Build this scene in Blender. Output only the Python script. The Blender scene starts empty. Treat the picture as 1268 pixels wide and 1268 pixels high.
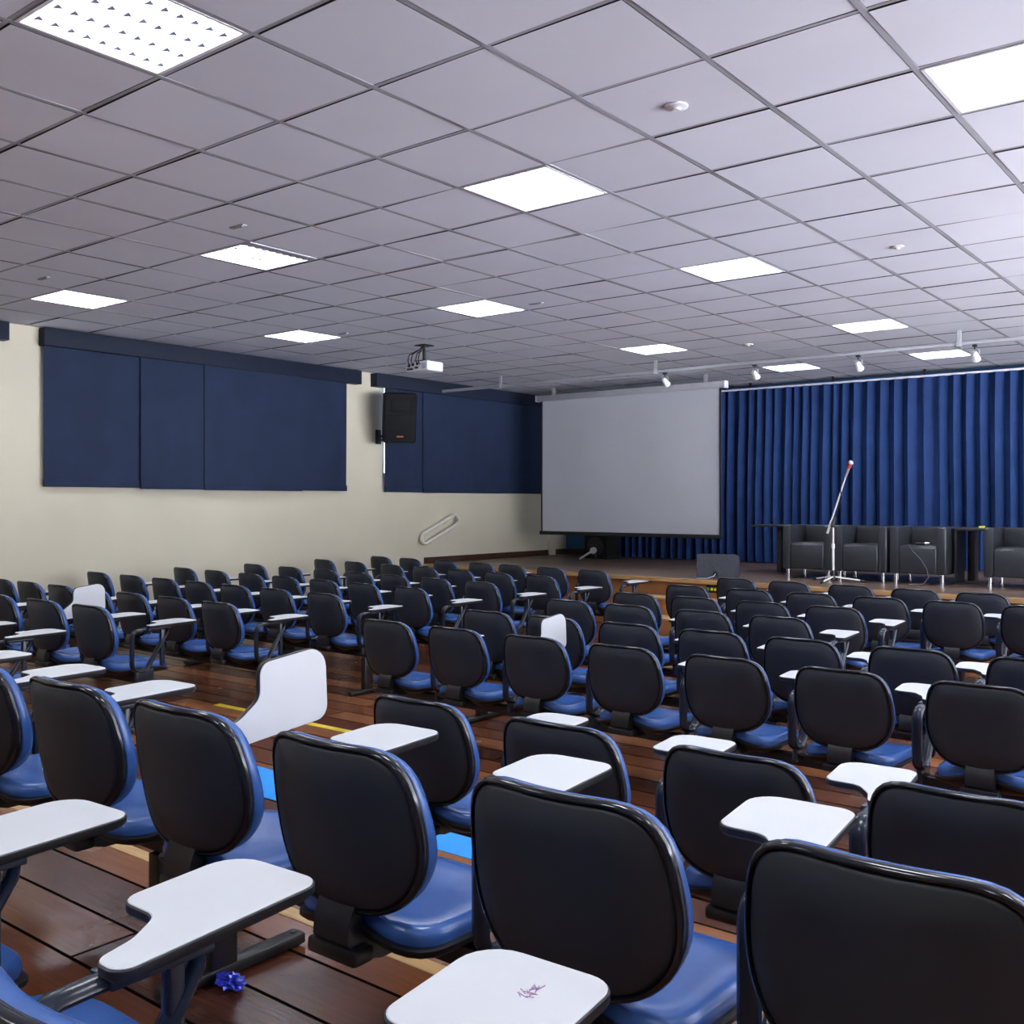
import bpy, bmesh, math, random
from mathutils import Vector, Matrix
random.seed(7)
PI = math.pi
scene = bpy.context.scene
C = scene.collection

# ------------------------------------------------------------------ camera, world, exposure
# room axes: +Y runs from the camera side to the stage, -X runs to the window wall, z = 0 is the lower floor
YAW = 0.6679
CAM_Z = 1.5
cam_data = bpy.data.cameras.new('camera')
cam_data.sensor_width = 36.0
cam_data.lens = 36.0 * 1244.66 / 1268.0
cam_data.shift_y = -12.36 / 1268.0
cam_data.clip_start = 0.05
cam = bpy.data.objects.new('camera', cam_data)
C.objects.link(cam)
cam.location = (0, 0, CAM_Z)
cam.rotation_euler = (PI / 2, 0, YAW)
scene.camera = cam

world = bpy.data.worlds.new('daylight')
scene.world = world
world.use_nodes = True
WORLD_STRENGTH = 5.0
LOWER_FILL_STRENGTH = 28.0
wbg = world.node_tree.nodes['Background']
wnt = world.node_tree       # pale overcast sky above, brighter lower half added to fill the ceiling
wtc = wnt.nodes.new('ShaderNodeTexCoord'); wsx = wnt.nodes.new('ShaderNodeSeparateXYZ')
wmr = wnt.nodes.new('ShaderNodeMapRange')
wmr.inputs[1].default_value = -0.06; wmr.inputs[2].default_value = 0.06
wmr.inputs[3].default_value = LOWER_FILL_STRENGTH; wmr.inputs[4].default_value = WORLD_STRENGTH
wnt.links.new(wtc.outputs['Generated'], wsx.inputs[0]); wnt.links.new(wsx.outputs['Z'], wmr.inputs[0])
wnt.links.new(wmr.outputs[0], wbg.inputs[1])
wbg.inputs[0].default_value = (0.86, 0.89, 1.0, 1)
LAMP_STRENGTH = 29.0

vs = scene.view_settings
vs.view_transform = 'Standard'
vs.look = 'None'
vs.gamma = 1.0
vs.use_curve_mapping = False
vs.exposure = 0.30
scene.cycles.use_denoising = True
scene.cycles.max_bounces = 8
scene.cycles.diffuse_bounces = 5
scene.cycles.glossy_bounces = 3
scene.cycles.transparent_max_bounces = 6

# ------------------------------------------------------------------ room numbers
TILE = 0.625
CEIL = CAM_Z + 2.8298 * TILE
U0, V0 = 4.8142, 4.0046
WALL_X = -10.08
RIGHT_X = 3.8
BACK_Y = 14.3
REAR_Y = -3.4
MID_Z, REAR_Z = 0.068, 0.232
MID_Y, TIER_Y = 4.32, 2.03
STAGE_Z = 0.602
def stage_y(x):            # the stage front runs a little askew
    return 10.14 - 0.056 * x

# ------------------------------------------------------------------ materials
def new_mat(name):
    m = bpy.data.materials.new(name)
    m.use_nodes = True
    nt = m.node_tree
    return m, nt, nt.nodes['Principled BSDF']

def mat(name, col, rough=0.5, metal=0.0, spec=0.5, noise=0.0, nscale=8.0, bump=0.0, bscale=60.0, coat=0.0, rnoise=0.0, stretch=None):
    m, nt, b = new_mat(name)
    b.inputs['Roughness'].default_value = rough
    b.inputs['Metallic'].default_value = metal
    b.inputs['Specular IOR Level'].default_value = spec
    b.inputs['Coat Weight'].default_value = coat
    tc = nt.nodes.new('ShaderNodeTexCoord')
    src = tc.outputs['Object']
    if stretch:
        mp = nt.nodes.new('ShaderNodeMapping')
        mp.inputs['Scale'].default_value = stretch
        nt.links.new(src, mp.inputs[0]); src = mp.outputs[0]
    n = nt.nodes.new('ShaderNodeTexNoise')
    n.inputs['Scale'].default_value = nscale
    n.inputs['Detail'].default_value = 4
    nt.links.new(src, n.inputs['Vector'])
    r = nt.nodes.new('ShaderNodeValToRGB')
    r.color_ramp.elements[0].position = 0.3
    r.color_ramp.elements[1].position = 0.7
    r.color_ramp.elements[0].color = tuple(c * (1 - noise) for c in col[:3]) + (1,)
    r.color_ramp.elements[1].color = tuple(min(1, c * (1 + noise)) for c in col[:3]) + (1,)
    nt.links.new(n.outputs[0], r.inputs[0])
    nt.links.new(r.outputs[0], b.inputs['Base Color'])
    if rnoise:
        mr = nt.nodes.new('ShaderNodeMapRange')
        mr.inputs[3].default_value = max(0.02, rough - rnoise)
        mr.inputs[4].default_value = min(1, rough + rnoise)
        nt.links.new(n.outputs[0], mr.inputs[0]); nt.links.new(mr.outputs[0], b.inputs['Roughness'])
    if bump:
        n2 = nt.nodes.new('ShaderNodeTexNoise')
        n2.inputs['Scale'].default_value = bscale
        n2.inputs['Detail'].default_value = 3
        nt.links.new(src, n2.inputs['Vector'])
        bp = nt.nodes.new('ShaderNodeBump')
        bp.inputs['Strength'].default_value = bump
        bp.inputs['Distance'].default_value = 0.01
        nt.links.new(n2.outputs[0], bp.inputs['Height'])
        nt.links.new(bp.outputs[0], b.inputs['Normal'])
    return m

def emission_mat(name, col, strength):
    m, nt, b = new_mat(name)
    e = nt.nodes.new('ShaderNodeEmission')
    e.inputs[0].default_value = col + (1,)
    e.inputs[1].default_value = strength
    nt.links.new(e.outputs[0], nt.nodes['Material Output'].inputs[0])
    return m

def plank_mat(name, ramp, width, length, rough, rvar, gap=0.004):
    """wooden boards running along X"""
    m, nt, b = new_mat(name)
    L = nt.links.new
    tc = nt.nodes.new('ShaderNodeTexCoord')
    br = nt.nodes.new('ShaderNodeTexBrick')
    br.offset = 0.37; br.offset_frequency = 2
    br.inputs['Scale'].default_value = 1.0
    br.inputs['Brick Width'].default_value = length
    br.inputs['Row Height'].default_value = width
    br.inputs['Mortar Size'].default_value = gap
    br.inputs['Mortar Smooth'].default_value = 0.0
    br.inputs['Color1'].default_value = (0, 0, 0, 1)
    br.inputs['Color2'].default_value = (1, 1, 1, 1)
    br.inputs['Mortar'].default_value = (0.5, 0.5, 0.5, 1)
    L(tc.outputs['Object'], br.inputs['Vector'])
    mp = nt.nodes.new('ShaderNodeMapping')
    mp.inputs['Scale'].default_value = (1.6, 46.0, 6.0)
    L(tc.outputs['Object'], mp.inputs[0])
    n = nt.nodes.new('ShaderNodeTexNoise')
    n.inputs['Scale'].default_value = 1.6; n.inputs['Detail'].default_value = 6; n.inputs['Roughness'].default_value = 0.65
    L(mp.outputs[0], n.inputs['Vector'])
    mx = nt.nodes.new('ShaderNodeMix'); mx.data_type = 'FLOAT'
    mx.inputs[0].default_value = 0.34
    L(br.outputs['Color'], mx.inputs[2]); L(n.outputs[0], mx.inputs[3])
    r = nt.nodes.new('ShaderNodeValToRGB')
    els = r.color_ramp.elements
    els[0].position, els[0].color = ramp[0][0], ramp[0][1] + (1,)
    els[1].position, els[1].color = ramp[-1][0], ramp[-1][1] + (1,)
    for p, c in ramp[1:-1]:
        e = els.new(p); e.color = c + (1,)
    L(mx.outputs[0], r.inputs[0])
    # dark joint between boards
    mix = nt.nodes.new('ShaderNodeMix'); mix.data_type = 'RGBA'
    L(br.outputs['Fac'], mix.inputs[0])
    L(r.outputs[0], mix.inputs[6]); mix.inputs[7].default_value = (0.006, 0.004, 0.003, 1)
    L(mix.outputs[2], b.inputs['Base Color'])
    sp = nt.nodes.new('ShaderNodeMapRange'); sp.inputs[3].default_value = 0.38; sp.inputs[4].default_value = 0.0
    L(br.outputs['Fac'], sp.inputs[0]); L(sp.outputs[0], b.inputs['Specular IOR Level'])
    # worn varnish
    n2 = nt.nodes.new('ShaderNodeTexNoise')
    n2.inputs['Scale'].default_value = 3.0; n2.inputs['Detail'].default_value = 4; n2.inputs['Roughness'].default_value = 0.5
    L(tc.outputs['Object'], n2.inputs['Vector'])
    mr = nt.nodes.new('ShaderNodeMapRange')
    mr.inputs[1].default_value = 0.3; mr.inputs[2].default_value = 0.7
    mr.inputs[3].default_value = rough - rvar; mr.inputs[4].default_value = rough + rvar
    L(n2.outputs[0], mr.inputs[0]); L(mr.outputs[0], b.inputs['Roughness'])
    bp = nt.nodes.new('ShaderNodeBump'); bp.inputs['Strength'].default_value = 0.12; bp.inputs['Distance'].default_value = 0.004
    L(n.outputs[0], bp.inputs['Height']); L(bp.outputs[0], b.inputs['Normal'])
    return m

M = {}
M['tile'] = mat('ceiling tile', (0.69, 0.705, 0.765), 0.9, noise=0.035, nscale=1.2, bump=0.05, bscale=140, spec=0.2)
M['tbar'] = mat('ceiling grid metal', (0.36, 0.37, 0.40), 0.7, noise=0.04)
M['tile_edge'] = mat('raw tile edge', (0.06, 0.06, 0.065), 0.9)
M['plenum'] = mat('dark plenum', (0.02, 0.02, 0.022), 0.9)
M['wall'] = mat('cream wall paint', (0.665, 0.62, 0.475), 0.75, noise=0.05, nscale=0.8, bump=0.08, bscale=35, spec=0.3)
M['wall_blue'] = mat('blue wall paint', (0.035, 0.12, 0.30), 0.7, noise=0.05, nscale=2)
M['blind'] = mat('navy blackout fabric', (0.012, 0.024, 0.060), 0.75, noise=0.12, nscale=3, bump=0.15, bscale=220, spec=0.3)
M['valance'] = mat('navy blind valance', (0.009, 0.015, 0.034), 0.7, noise=0.1, spec=0.3)
M['curtain'] = mat('royal blue curtain cloth', (0.012, 0.038, 0.136), 0.8, noise=0.15, nscale=5, bump=0.1, bscale=300, spec=0.25)
M['floor'] = plank_mat('worn varnished floorboards', [(0.10, (0.055, 0.017, 0.009)), (0.40, (0.115, 0.036, 0.016)), (0.65, (0.185, 0.063, 0.024)), (0.95, (0.31, 0.130, 0.050))], 0.205, 2.7, 0.23, 0.05, 0.006)
M['stage'] = plank_mat('dark stage boards', [(0.2, (0.105, 0.068, 0.048)), (0.5, (0.135, 0.090, 0.066)), (0.8, (0.17, 0.115, 0.085))], 0.16, 3.2, 0.33, 0.03)
M['stage_front'] = plank_mat('orange stage front boards', [(0.2, (0.22, 0.085, 0.025)), (0.5, (0.32, 0.14, 0.045)), (0.8, (0.42, 0.20, 0.07))], 0.45, 2.4, 0.35, 0.08, 0.003)
M['lip'] = mat('pale wooden nosing', (0.52, 0.32, 0.13), 0.4, noise=0.2, nscale=5, stretch=(1, 12, 12))
M['basewood'] = mat('dark wood skirting', (0.055, 0.026, 0.015), 0.4, noise=0.3, nscale=4, stretch=(8, 1, 8))
M['panel'] = mat('black vinyl chair back', (0.016, 0.021, 0.031), 0.50, noise=0.18, nscale=6, bump=0.04, bscale=260)
M['bead'] = mat('glossy black plastic edge', (0.010, 0.012, 0.018), 0.15, noise=0.1)
M['vinyl'] = mat('blue vinyl upholstery', (0.034, 0.105, 0.34), 0.27, noise=0.10, nscale=9, bump=0.05, bscale=240)
M['plastic'] = mat('black chair plastic', (0.008, 0.008, 0.010), 0.38, noise=0.15, nscale=12)
M['arm'] = mat('blue-black arm plastic', (0.016, 0.021, 0.034), 0.24, noise=0.1, nscale=12)
M['steel'] = mat('black powder-coated steel', (0.012, 0.012, 0.014), 0.38, noise=0.15, nscale=10)
M['laminate'] = mat('white tablet laminate', (0.63, 0.65, 0.675), 0.40, noise=0.02, nscale=14)
M['tabletedge'] = mat('black tablet edge', (0.012, 0.013, 0.016), 0.4)
M['white'] = mat('white painted metal', (0.78, 0.79, 0.82), 0.4, noise=0.03)
M['louvre'] = mat('bright aluminium louvre', (0.80, 0.81, 0.88), 0.35, noise=0.03)
M['cell'] = mat('painted louvre shade', (0.42, 0.45, 0.62), 0.5, noise=0.2, nscale=30)  # louvre shade put into the colour
M['lamp'] = emission_mat('fluorescent lamp glow', (0.90, 0.94, 1.0), LAMP_STRENGTH)
M['screen'] = mat('matte projection fabric', (0.56, 0.58, 0.62), 0.85, noise=0.03, nscale=1.0, spec=0.2)
M['screenback'] = mat('black screen border', (0.012, 0.012, 0.014), 0.7)
M['greymetal'] = mat('grey painted metal', (0.42, 0.44, 0.47), 0.4, noise=0.05)
M['leather'] = mat('black leatherette', (0.030, 0.034, 0.040), 0.28, noise=0.15, nscale=10, bump=0.05, bscale=160)
M['chrome'] = mat('polished chrome', (0.80, 0.80, 0.80), 0.14, metal=1.0, noise=0.04)
M['blackwood'] = mat('black table laminate', (0.022, 0.022, 0.025), 0.45, noise=0.2)
M['speaker'] = mat('black speaker cabinet', (0.008, 0.009, 0.010), 0.75, spec=0.25, noise=0.2, nscale=20, bump=0.15, bscale=200)
M['greyspeaker'] = mat('grey monitor carpet', (0.055, 0.06, 0.075), 0.8, noise=0.15, nscale=30, bump=0.2, bscale=200)
M['orange'] = mat('orange badge', (0.45, 0.13, 0.04), 0.5)
M['red'] = mat('red mic collar', (0.55, 0.06, 0.04), 0.4)
M['silver'] = mat('silver mesh', (0.65, 0.66, 0.68), 0.35, metal=0.8, noise=0.1, nscale=60)
M['rail'] = mat('cream enamel tube', (0.74, 0.71, 0.62), 0.35, noise=0.03)
M['yellow'] = mat('yellow warning tape', (0.80, 0.62, 0.03), 0.45, noise=0.1, nscale=10)
M['bluetape'] = mat('bright blue floor tape', (0.01, 0.30, 0.85), 0.4, noise=0.06, nscale=10)
M['foil'] = mat('blue foil wrapper', (0.03, 0.05, 0.75), 0.25, noise=0.5, nscale=40, metal=0.2)
M['paper'] = mat('white paper', (0.8, 0.8, 0.8), 0.7)
M['ink'] = mat('violet ink', (0.42, 0.22, 0.42), 0.6)
M['stand'] = mat('bright plated stand tube', (0.86, 0.86, 0.84), 0.22, metal=0.0, noise=0.04)
M['cord'] = mat('grey cable', (0.16, 0.17, 0.18), 0.5)
M['black'] = mat('black rubber cable', (0.01, 0.01, 0.011), 0.5)
M['socket'] = mat('yellow socket', (0.75, 0.70, 0.03), 0.4)
M['green'] = mat('green socket', (0.05, 0.30, 0.08), 0.4)
M['aluminium'] = mat('aluminium window frame', (0.5, 0.51, 0.53), 0.35, metal=0.6)
M['lens'] = mat('clear spotlight glass', (0.75, 0.78, 0.82), 0.1, noise=0.05)
gm, gnt, gb = new_mat('window glass')
gb.inputs['Base Color'].default_value = (0.9, 0.93, 1, 1)
gb.inputs['Roughness'].default_value = 0.02
gtr = gnt.nodes.new('ShaderNodeBsdfTransparent'); gmx = gnt.nodes.new('ShaderNodeMixShader')
gmx.inputs[0].default_value = 0.08
gnt.links.new(gtr.outputs[0], gmx.inputs[1]); gnt.links.new(gb.outputs[0], gmx.inputs[2])
gnt.links.new(gmx.outputs[0], gnt.nodes['Material Output'].inputs[0])
M['glass'] = gm

# ------------------------------------------------------------------ mesh helpers
def box(bm, x0, x1, y0, y1, z0, z1, bev=0.0, mtx=None):
    v = [bm.verts.new(p) for p in ((x0, y0, z0), (x1, y0, z0), (x1, y1, z0), (x0, y1, z0), (x0, y0, z1), (x1, y0, z1), (x1, y1, z1), (x0, y1, z1))]
    f = [bm.faces.new([v[i] for i in q]) for q in ((3, 2, 1, 0), (4, 5, 6, 7), (0, 1, 5, 4), (1, 2, 6, 5), (2, 3, 7, 6), (3, 0, 4, 7))]
    if bev:
        es = list({e for q in f for e in q.edges})
        r = bmesh.ops.bevel(bm, geom=es, offset=bev, segments=2, affect='EDGES', profile=0.5)
        vs_ = list({w for q in r['faces'] for w in q.verts} | {w for w in v if w.is_valid})
    else:
        vs_ = v
    if mtx is not None:
        bmesh.ops.transform(bm, matrix=mtx, verts=vs_)
    return vs_

def loft(bm, rings, cap0=True, cap1=True, closed=True):
    R = [[bm.verts.new(p) for p in ring] for ring in rings]
    n = len(R[0])
    for a, b in zip(R, R[1:]):
        for i in range(n if closed else n - 1):
            j = (i + 1) % n
            bm.faces.new((a[i], a[j], b[j], b[i]))
    if cap0: bm.faces.new(list(reversed(R[0])))
    if cap1: bm.faces.new(R[-1])
    return R

def tube(bm, pts, r, seg=10, closed=False, caps=True, r2=None):
    """sweep a round (or r x r2 oval) section along pts"""
    pts = [Vector(p) for p in pts]
    n = len(pts); rings = []
    up = None
    for i, p in enumerate(pts):
        if closed: t = pts[(i + 1) % n] - pts[i - 1]
        else: t = pts[min(i + 1, n - 1)] - pts[max(i - 1, 0)]
        t.normalize()
        if up is None:
            up = Vector((1, 0, 0)) if abs(t.x) < 0.8 else Vector((0, 0, 1))
        up = (up - t * up.dot(t)).normalized()
        s = t.cross(up)
        rr = r[i] if isinstance(r, (list, tuple)) else r
        q = r2 if r2 is not None else rr
        rings.append([p + up * (rr * math.cos(2 * PI * k / seg)) + s * (q * math.sin(2 * PI * k / seg)) for k in range(seg)])
    if closed:
        rings.append(rings[0])
        R = [[bm.verts.new(p) for p in g] for g in rings[:-1]]
        R.append(R[0])
        for a, b in zip(R, R[1:]):
            for k in range(seg):
                bm.faces.new((a[k], a[(k + 1) % seg], b[(k + 1) % seg], b[k]))
    else:
        loft(bm, rings, caps, caps)

def cyl(bm, p0, p1, r0, r1=None, seg=16):
    tube(bm, [p0, p1], [r0, r0 if r1 is None else r1], seg)

def outline(corners, per=5):
    """rounded polygon: corners (x, y, r) in order"""
    out = []
    n = len(corners)
    for i in range(n):
        p = Vector(corners[i][:2]); a = Vector(corners[i - 1][:2]); b = Vector(corners[(i + 1) % n][:2]); r = corners[i][2]
        d1 = (a - p).normalized(); d2 = (b - p).normalized()
        ang = d1.angle(d2)
        t = min(r / math.tan(ang / 2), (a - p).length * 0.49, (b - p).length * 0.49)
        rr = t * math.tan(ang / 2)
        c = p + (d1 + d2).normalized() * (rr / math.sin(ang / 2))
        s = p + d1 * t - c; e = p + d2 * t - c
        a0 = math.atan2(s.y, s.x); a1 = math.atan2(e.y, e.x)
        da = (a1 - a0 + PI) % (2 * PI) - PI
        for k in range(per + 1):
            th = a0 + da * k / per
            out.append((c.x + rr * math.cos(th), c.y + rr * math.sin(th)))
    return out

def resample(pts, n):
    P = [Vector(p) for p in pts]; P.append(P[0])
    L = [0]
    for a, b in zip(P, P[1:]): L.append(L[-1] + (b - a).length)
    out = []; k = 0
    for i in range(n):
        d = L[-1] * i / n
        while L[k + 1] < d: k += 1
        f = (d - L[k]) / max(1e-9, L[k + 1] - L[k])
        q = P[k].lerp(P[k + 1], f)
        out.append((q.x, q.y))
    return out

def obj(name, bm, m, parent=None, smooth=40):
    me = bpy.data.meshes.new(name)
    bmesh.ops.recalc_face_normals(bm, faces=bm.faces[:])
    bm.to_mesh(me); bm.free()
    for x in (m if isinstance(m, (list, tuple)) else [m]): me.materials.append(x)
    if smooth:
        for p in me.polygons: p.use_smooth = True
        me.set_sharp_from_angle(angle=math.radians(smooth))
    o = bpy.data.objects.new(name, me)
    C.objects.link(o)
    if parent is not None: o.parent = parent
    return o

def tag(o, label, cat, group=None, kind=None):
    o['label'] = label; o['category'] = cat
    if group: o['group'] = group
    if kind: o['kind'] = kind
    return o

def thing(name, label, cat, loc=(0, 0, 0), rz=0.0, group=None):
    o = bpy.data.objects.new(name, None)
    C.objects.link(o)
    o.empty_display_size = 0.1
    o.location = loc; o.rotation_euler = (0, 0, rz)
    return tag(o, label, cat, group)

def struct(name, bm, m, parent=None, smooth=40):
    o = obj(name, bm, m, parent, smooth)
    if parent is None: o['kind'] = 'structure'
    return o

def dup(root, loc, rz, label, group):
    r = root.copy(); C.objects.link(r)
    r.location = loc; r.rotation_euler = (0, 0, rz)
    r['label'] = label
    if group: r['group'] = group
    for ch in list(root.children):
        c = ch.copy(); C.objects.link(c); c.parent = r
        for g in ch.children:
            d = g.copy(); C.objects.link(d); d.parent = c
    return r

NB = bmesh.new

# ------------------------------------------------------------------ setting: floors, walls, stage
bm = NB(); box(bm, WALL_X, RIGHT_X, MID_Y, BACK_Y, -0.1, 0.0); struct('floor', bm, M['floor'], smooth=0)
bm = NB(); box(bm, WALL_X, RIGHT_X, TIER_Y, MID_Y, -0.1, MID_Z); struct('floor_middle', bm, M['floor'], smooth=0)
bm = NB(); box(bm, WALL_X, RIGHT_X, REAR_Y, TIER_Y, -0.1, REAR_Z); struct('floor_rear', bm, M['floor'], smooth=0)
bm = NB(); box(bm, WALL_X, RIGHT_X, TIER_Y - 0.045, TIER_Y + 0.012, REAR_Z - 0.03, REAR_Z + 0.003, 0.004); struct('trim_1', bm, M['lip'])

# window wall with its openings
WIN = [(2.0, 4.4), (5.2, 9.0), (9.895, 13.4)]
WZ0, WZ1 = 1.88, 3.12
bm = NB()
box(bm, WALL_X - 0.2, WALL_X, REAR_Y, BACK_Y + 0.2, -0.1, WZ0)
box(bm, WALL_X - 0.2, WALL_X, REAR_Y, BACK_Y + 0.2, WZ1, CEIL + 0.3)
ys = [REAR_Y] + [q for w in WIN for q in w] + [BACK_Y + 0.2]
for a, b in zip(ys[0::2], ys[1::2]):
    box(bm, WALL_X - 0.2, WALL_X, a, b, WZ0, WZ1)
struct('wall_left', bm, M['wall'], smooth=0)
for k, (a, b) in enumerate(WIN):
    bm = NB()
    x0, x1 = WALL_X - 0.12, WALL_X - 0.06
    box(bm, x0, x1, a, b, WZ0, WZ0 + 0.03); box(bm, x0, x1, a, b, WZ1 - 0.03, WZ1)
    n = max(2, round((b - a) / 0.95))
    for q in range(n + 1):
        y = a + (b - a - 0.03) * q / n
        box(bm, x0, x1, y, y + 0.03, WZ0 + 0.03, WZ1 - 0.03)
    w = struct('window_%d' % (k + 1), bm, M['aluminium'], smooth=0)
    bm = NB(); box(bm, WALL_X - 0.095, WALL_X - 0.089, a + 0.01, b - 0.01, WZ0 + 0.02, WZ1 - 0.02)
    obj('window_pane', bm, M['glass'], w, 0)

bm = NB(); box(bm, WALL_X - 0.2, RIGHT_X + 0.2, BACK_Y, BACK_Y + 0.2, -0.1, CEIL + 0.3); struct('wall_back', bm, M['wall_blue'], smooth=0)
bm = NB(); box(bm, WALL_X, WALL_X + 0.06, BACK_Y - 0.55, BACK_Y - 0.40, STAGE_Z, CEIL); struct('trim_2', bm, M['wall'], smooth=0)

# unseen side and rear walls; side openings added to let in ceiling fill light
SILL, HEAD = 0.75, 3.2
bm = NB()
box(bm, RIGHT_X, RIGHT_X + 0.2, REAR_Y, BACK_Y, -0.1, SILL); box(bm, RIGHT_X, RIGHT_X + 0.2, REAR_Y, BACK_Y, HEAD, CEIL + 0.3)
box(bm, RIGHT_X, RIGHT_X + 0.2, REAR_Y, 3.3, SILL, HEAD)
for y in (3.2, 5.5, 7.8, 10.1, 12.6):
    box(bm, RIGHT_X, RIGHT_X + 0.2, y, y + 0.35, SILL, HEAD)
box(bm, RIGHT_X, RIGHT_X + 0.2, 12.95, BACK_Y, SILL, HEAD)
struct('wall_right', bm, M['wall'], smooth=0)
bm = NB(); box(bm, WALL_X - 0.2, RIGHT_X + 0.2, REAR_Y - 0.2, REAR_Y, -0.1, CEIL + 0.3)
struct('wall_rear', bm, M['wall'], smooth=0)

# ceiling: tiles on an exposed grid, lamp cells left open
LAMPS = [(i, j) for i in (-6, -2, 2, 6, 11) for j in (-7, -3, 1, 5, 9) if not (i == 11 and j == 9)] + [(15, -3), (15, 1), (15, 4)]
def cu(i): return (i + U0) * TILE
def cvx(j): return -(j + V0) * TILE
I0, I1, J0, J1 = -14, 19, -11, 13
bm = NB()
for i in range(I0, I1):
    for j in range(J0, J1):
        if (i, j) in LAMPS: continue
        g = 0.0155
        ya, yb = max(cu(i) + g, REAR_Y), min(cu(i + 1) - g, BACK_Y)
        xa, xb = max(cvx(j + 1) + g, WALL_X), min(cvx(j) - g, RIGHT_X)
        if yb - ya < 0.03 or xb - xa < 0.03: continue
        dz = random.uniform(-0.0015, 0.002)
        tx, ty = random.uniform(-0.0025, 0.0025), random.uniform(-0.0025, 0.0025)
        q = []
        for (x, y, sx, sy) in ((xa, ya, -1, -1), (xb, ya, 1, -1), (xb, yb, 1, 1), (xa, yb, -1, 1)):
            q.append((x, y, CEIL + 0.004 + dz + tx * sx + ty * sy))
        lo = [bm.verts.new(p) for p in q]
        hi = [bm.verts.new((p[0], p[1], CEIL + 0.02)) for p in q]
        bm.faces.new(list(reversed(lo)))
        for k in range(4):
            bm.faces.new((lo[k], lo[(k + 1) % 4], hi[(k + 1) % 4], hi[k])).material_index = 1
struct('ceiling', bm, [M['tile'], M['tile_edge']], smooth=0)
bm = NB()
for i in range(I0, I1 + 1):
    y = cu(i)
    if REAR_Y < y < BACK_Y: box(bm, WALL_X, RIGHT_X, y - 0.0095, y + 0.0095, CEIL + 0.0065, CEIL + 0.014)
for j in range(J0, J1 + 1):
    x = cvx(j)
    if WALL_X < x < RIGHT_X: box(bm, x - 0.0125, x + 0.0125, REAR_Y, BACK_Y, CEIL + 0.005, CEIL + 0.014)
struct('ceiling_grid', bm, M['tbar'], smooth=0)
bm = NB(); box(bm, WALL_X - 0.2, RIGHT_X + 0.2, REAR_Y - 0.2, BACK_Y + 0.2, CEIL + 0.22, CEIL + 0.3); struct('ceiling_slab', bm, M['plenum'], smooth=0)

# stage, its nosing, front boards, steps and skirting
bm = NB()
def skew_box(bm, x0, x1, dy0, y1, z0, z1):
    ps = [(x0, stage_y(x0) + dy0), (x1, stage_y(x1) + dy0)]
    ps += [(x1, y1 if y1 is not None else 0), (x0, y1 if y1 is not None else 0)]
    lo = [bm.verts.new((p[0], p[1], z0)) for p in ps]; hi = [bm.verts.new((p[0], p[1], z1)) for p in ps]
    bm.faces.new(list(reversed(lo))); bm.faces.new(hi)
    for k in range(4): bm.faces.new((lo[k], lo[(k + 1) % 4], hi[(k + 1) % 4], hi[k]))
def skew_slab(bm, x0, x1, dy0, dy1, z0, z1):
    ps = [(x0, stage_y(x0) + dy0), (x1, stage_y(x1) + dy0), (x1, stage_y(x1) + dy1), (x0, stage_y(x0) + dy1)]
    lo = [bm.verts.new((p[0], p[1], z0)) for p in ps]; hi = [bm.verts.new((p[0], p[1], z1)) for p in ps]
    bm.faces.new(list(reversed(lo))); bm.faces.new(hi)
    for k in range(4): bm.faces.new((lo[k], lo[(k + 1) % 4], hi[(k + 1) % 4], hi[k]))
skew_box(bm, WALL_X, RIGHT_X, 0.03, BACK_Y, STAGE_Z - 0.05, STAGE_Z)
struct('stage_floor', bm, M['stage'], smooth=0)
bm = NB(); skew_slab(bm, WALL_X, RIGHT_X, 0.05, 0.07, 0.0, STAGE_Z - 0.05); o = struct('stage_wall', bm, M['stage_front'], smooth=0)
bm = NB(); skew_slab(bm, WALL_X, RIGHT_X, -0.012, 0.03, STAGE_Z - 0.045, STAGE_Z + 0.002); struct('trim_3', bm, M['lip'], smooth=0)
st = thing('stage_steps', 'orange wooden steps built against the stage front beside the aisle', 'steps', (-5.70, stage_y(-5.70), 0))
for k, (z1, d) in enumerate(((0.40, 0.30), (0.20, 0.60))):
    bm = NB()
    box(bm, -0.47, 0.47, -d + 0.012, -d + 0.31, 0.0, z1 - 0.028)
    obj('riser', bm, M['stage_front'], st, 0)
    bm = NB(); box(bm, -0.48, 0.48, -d, -d + 0.31, z1 - 0.028, z1, 0.004); obj('tread', bm, M['lip'], st)
bm = NB(); box(bm, WALL_X, WALL_X + 0.02, stage_y(WALL_X), BACK_Y, STAGE_Z, STAGE_Z + 0.09); struct('baseboard_left', bm, M['basewood'], smooth=0)
bm = NB(); box(bm, WALL_X + 0.02, -9.15, BACK_Y - 0.02, BACK_Y, STAGE_Z, STAGE_Z + 0.09); struct('baseboard_back', bm, M['basewood'], smooth=0)
bm = NB(); box(bm, WALL_X, WALL_X + 0.02, REAR_Y, TIER_Y, REAR_Z, REAR_Z + 0.09); box(bm, WALL_X, WALL_X + 0.02, TIER_Y, MID_Y, MID_Z, MID_Z + 0.09); box(bm, WALL_X, WALL_X + 0.02, MID_Y, 10.7, 0, 0.09)
struct('baseboard_side', bm, M['basewood'], smooth=0)

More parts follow.
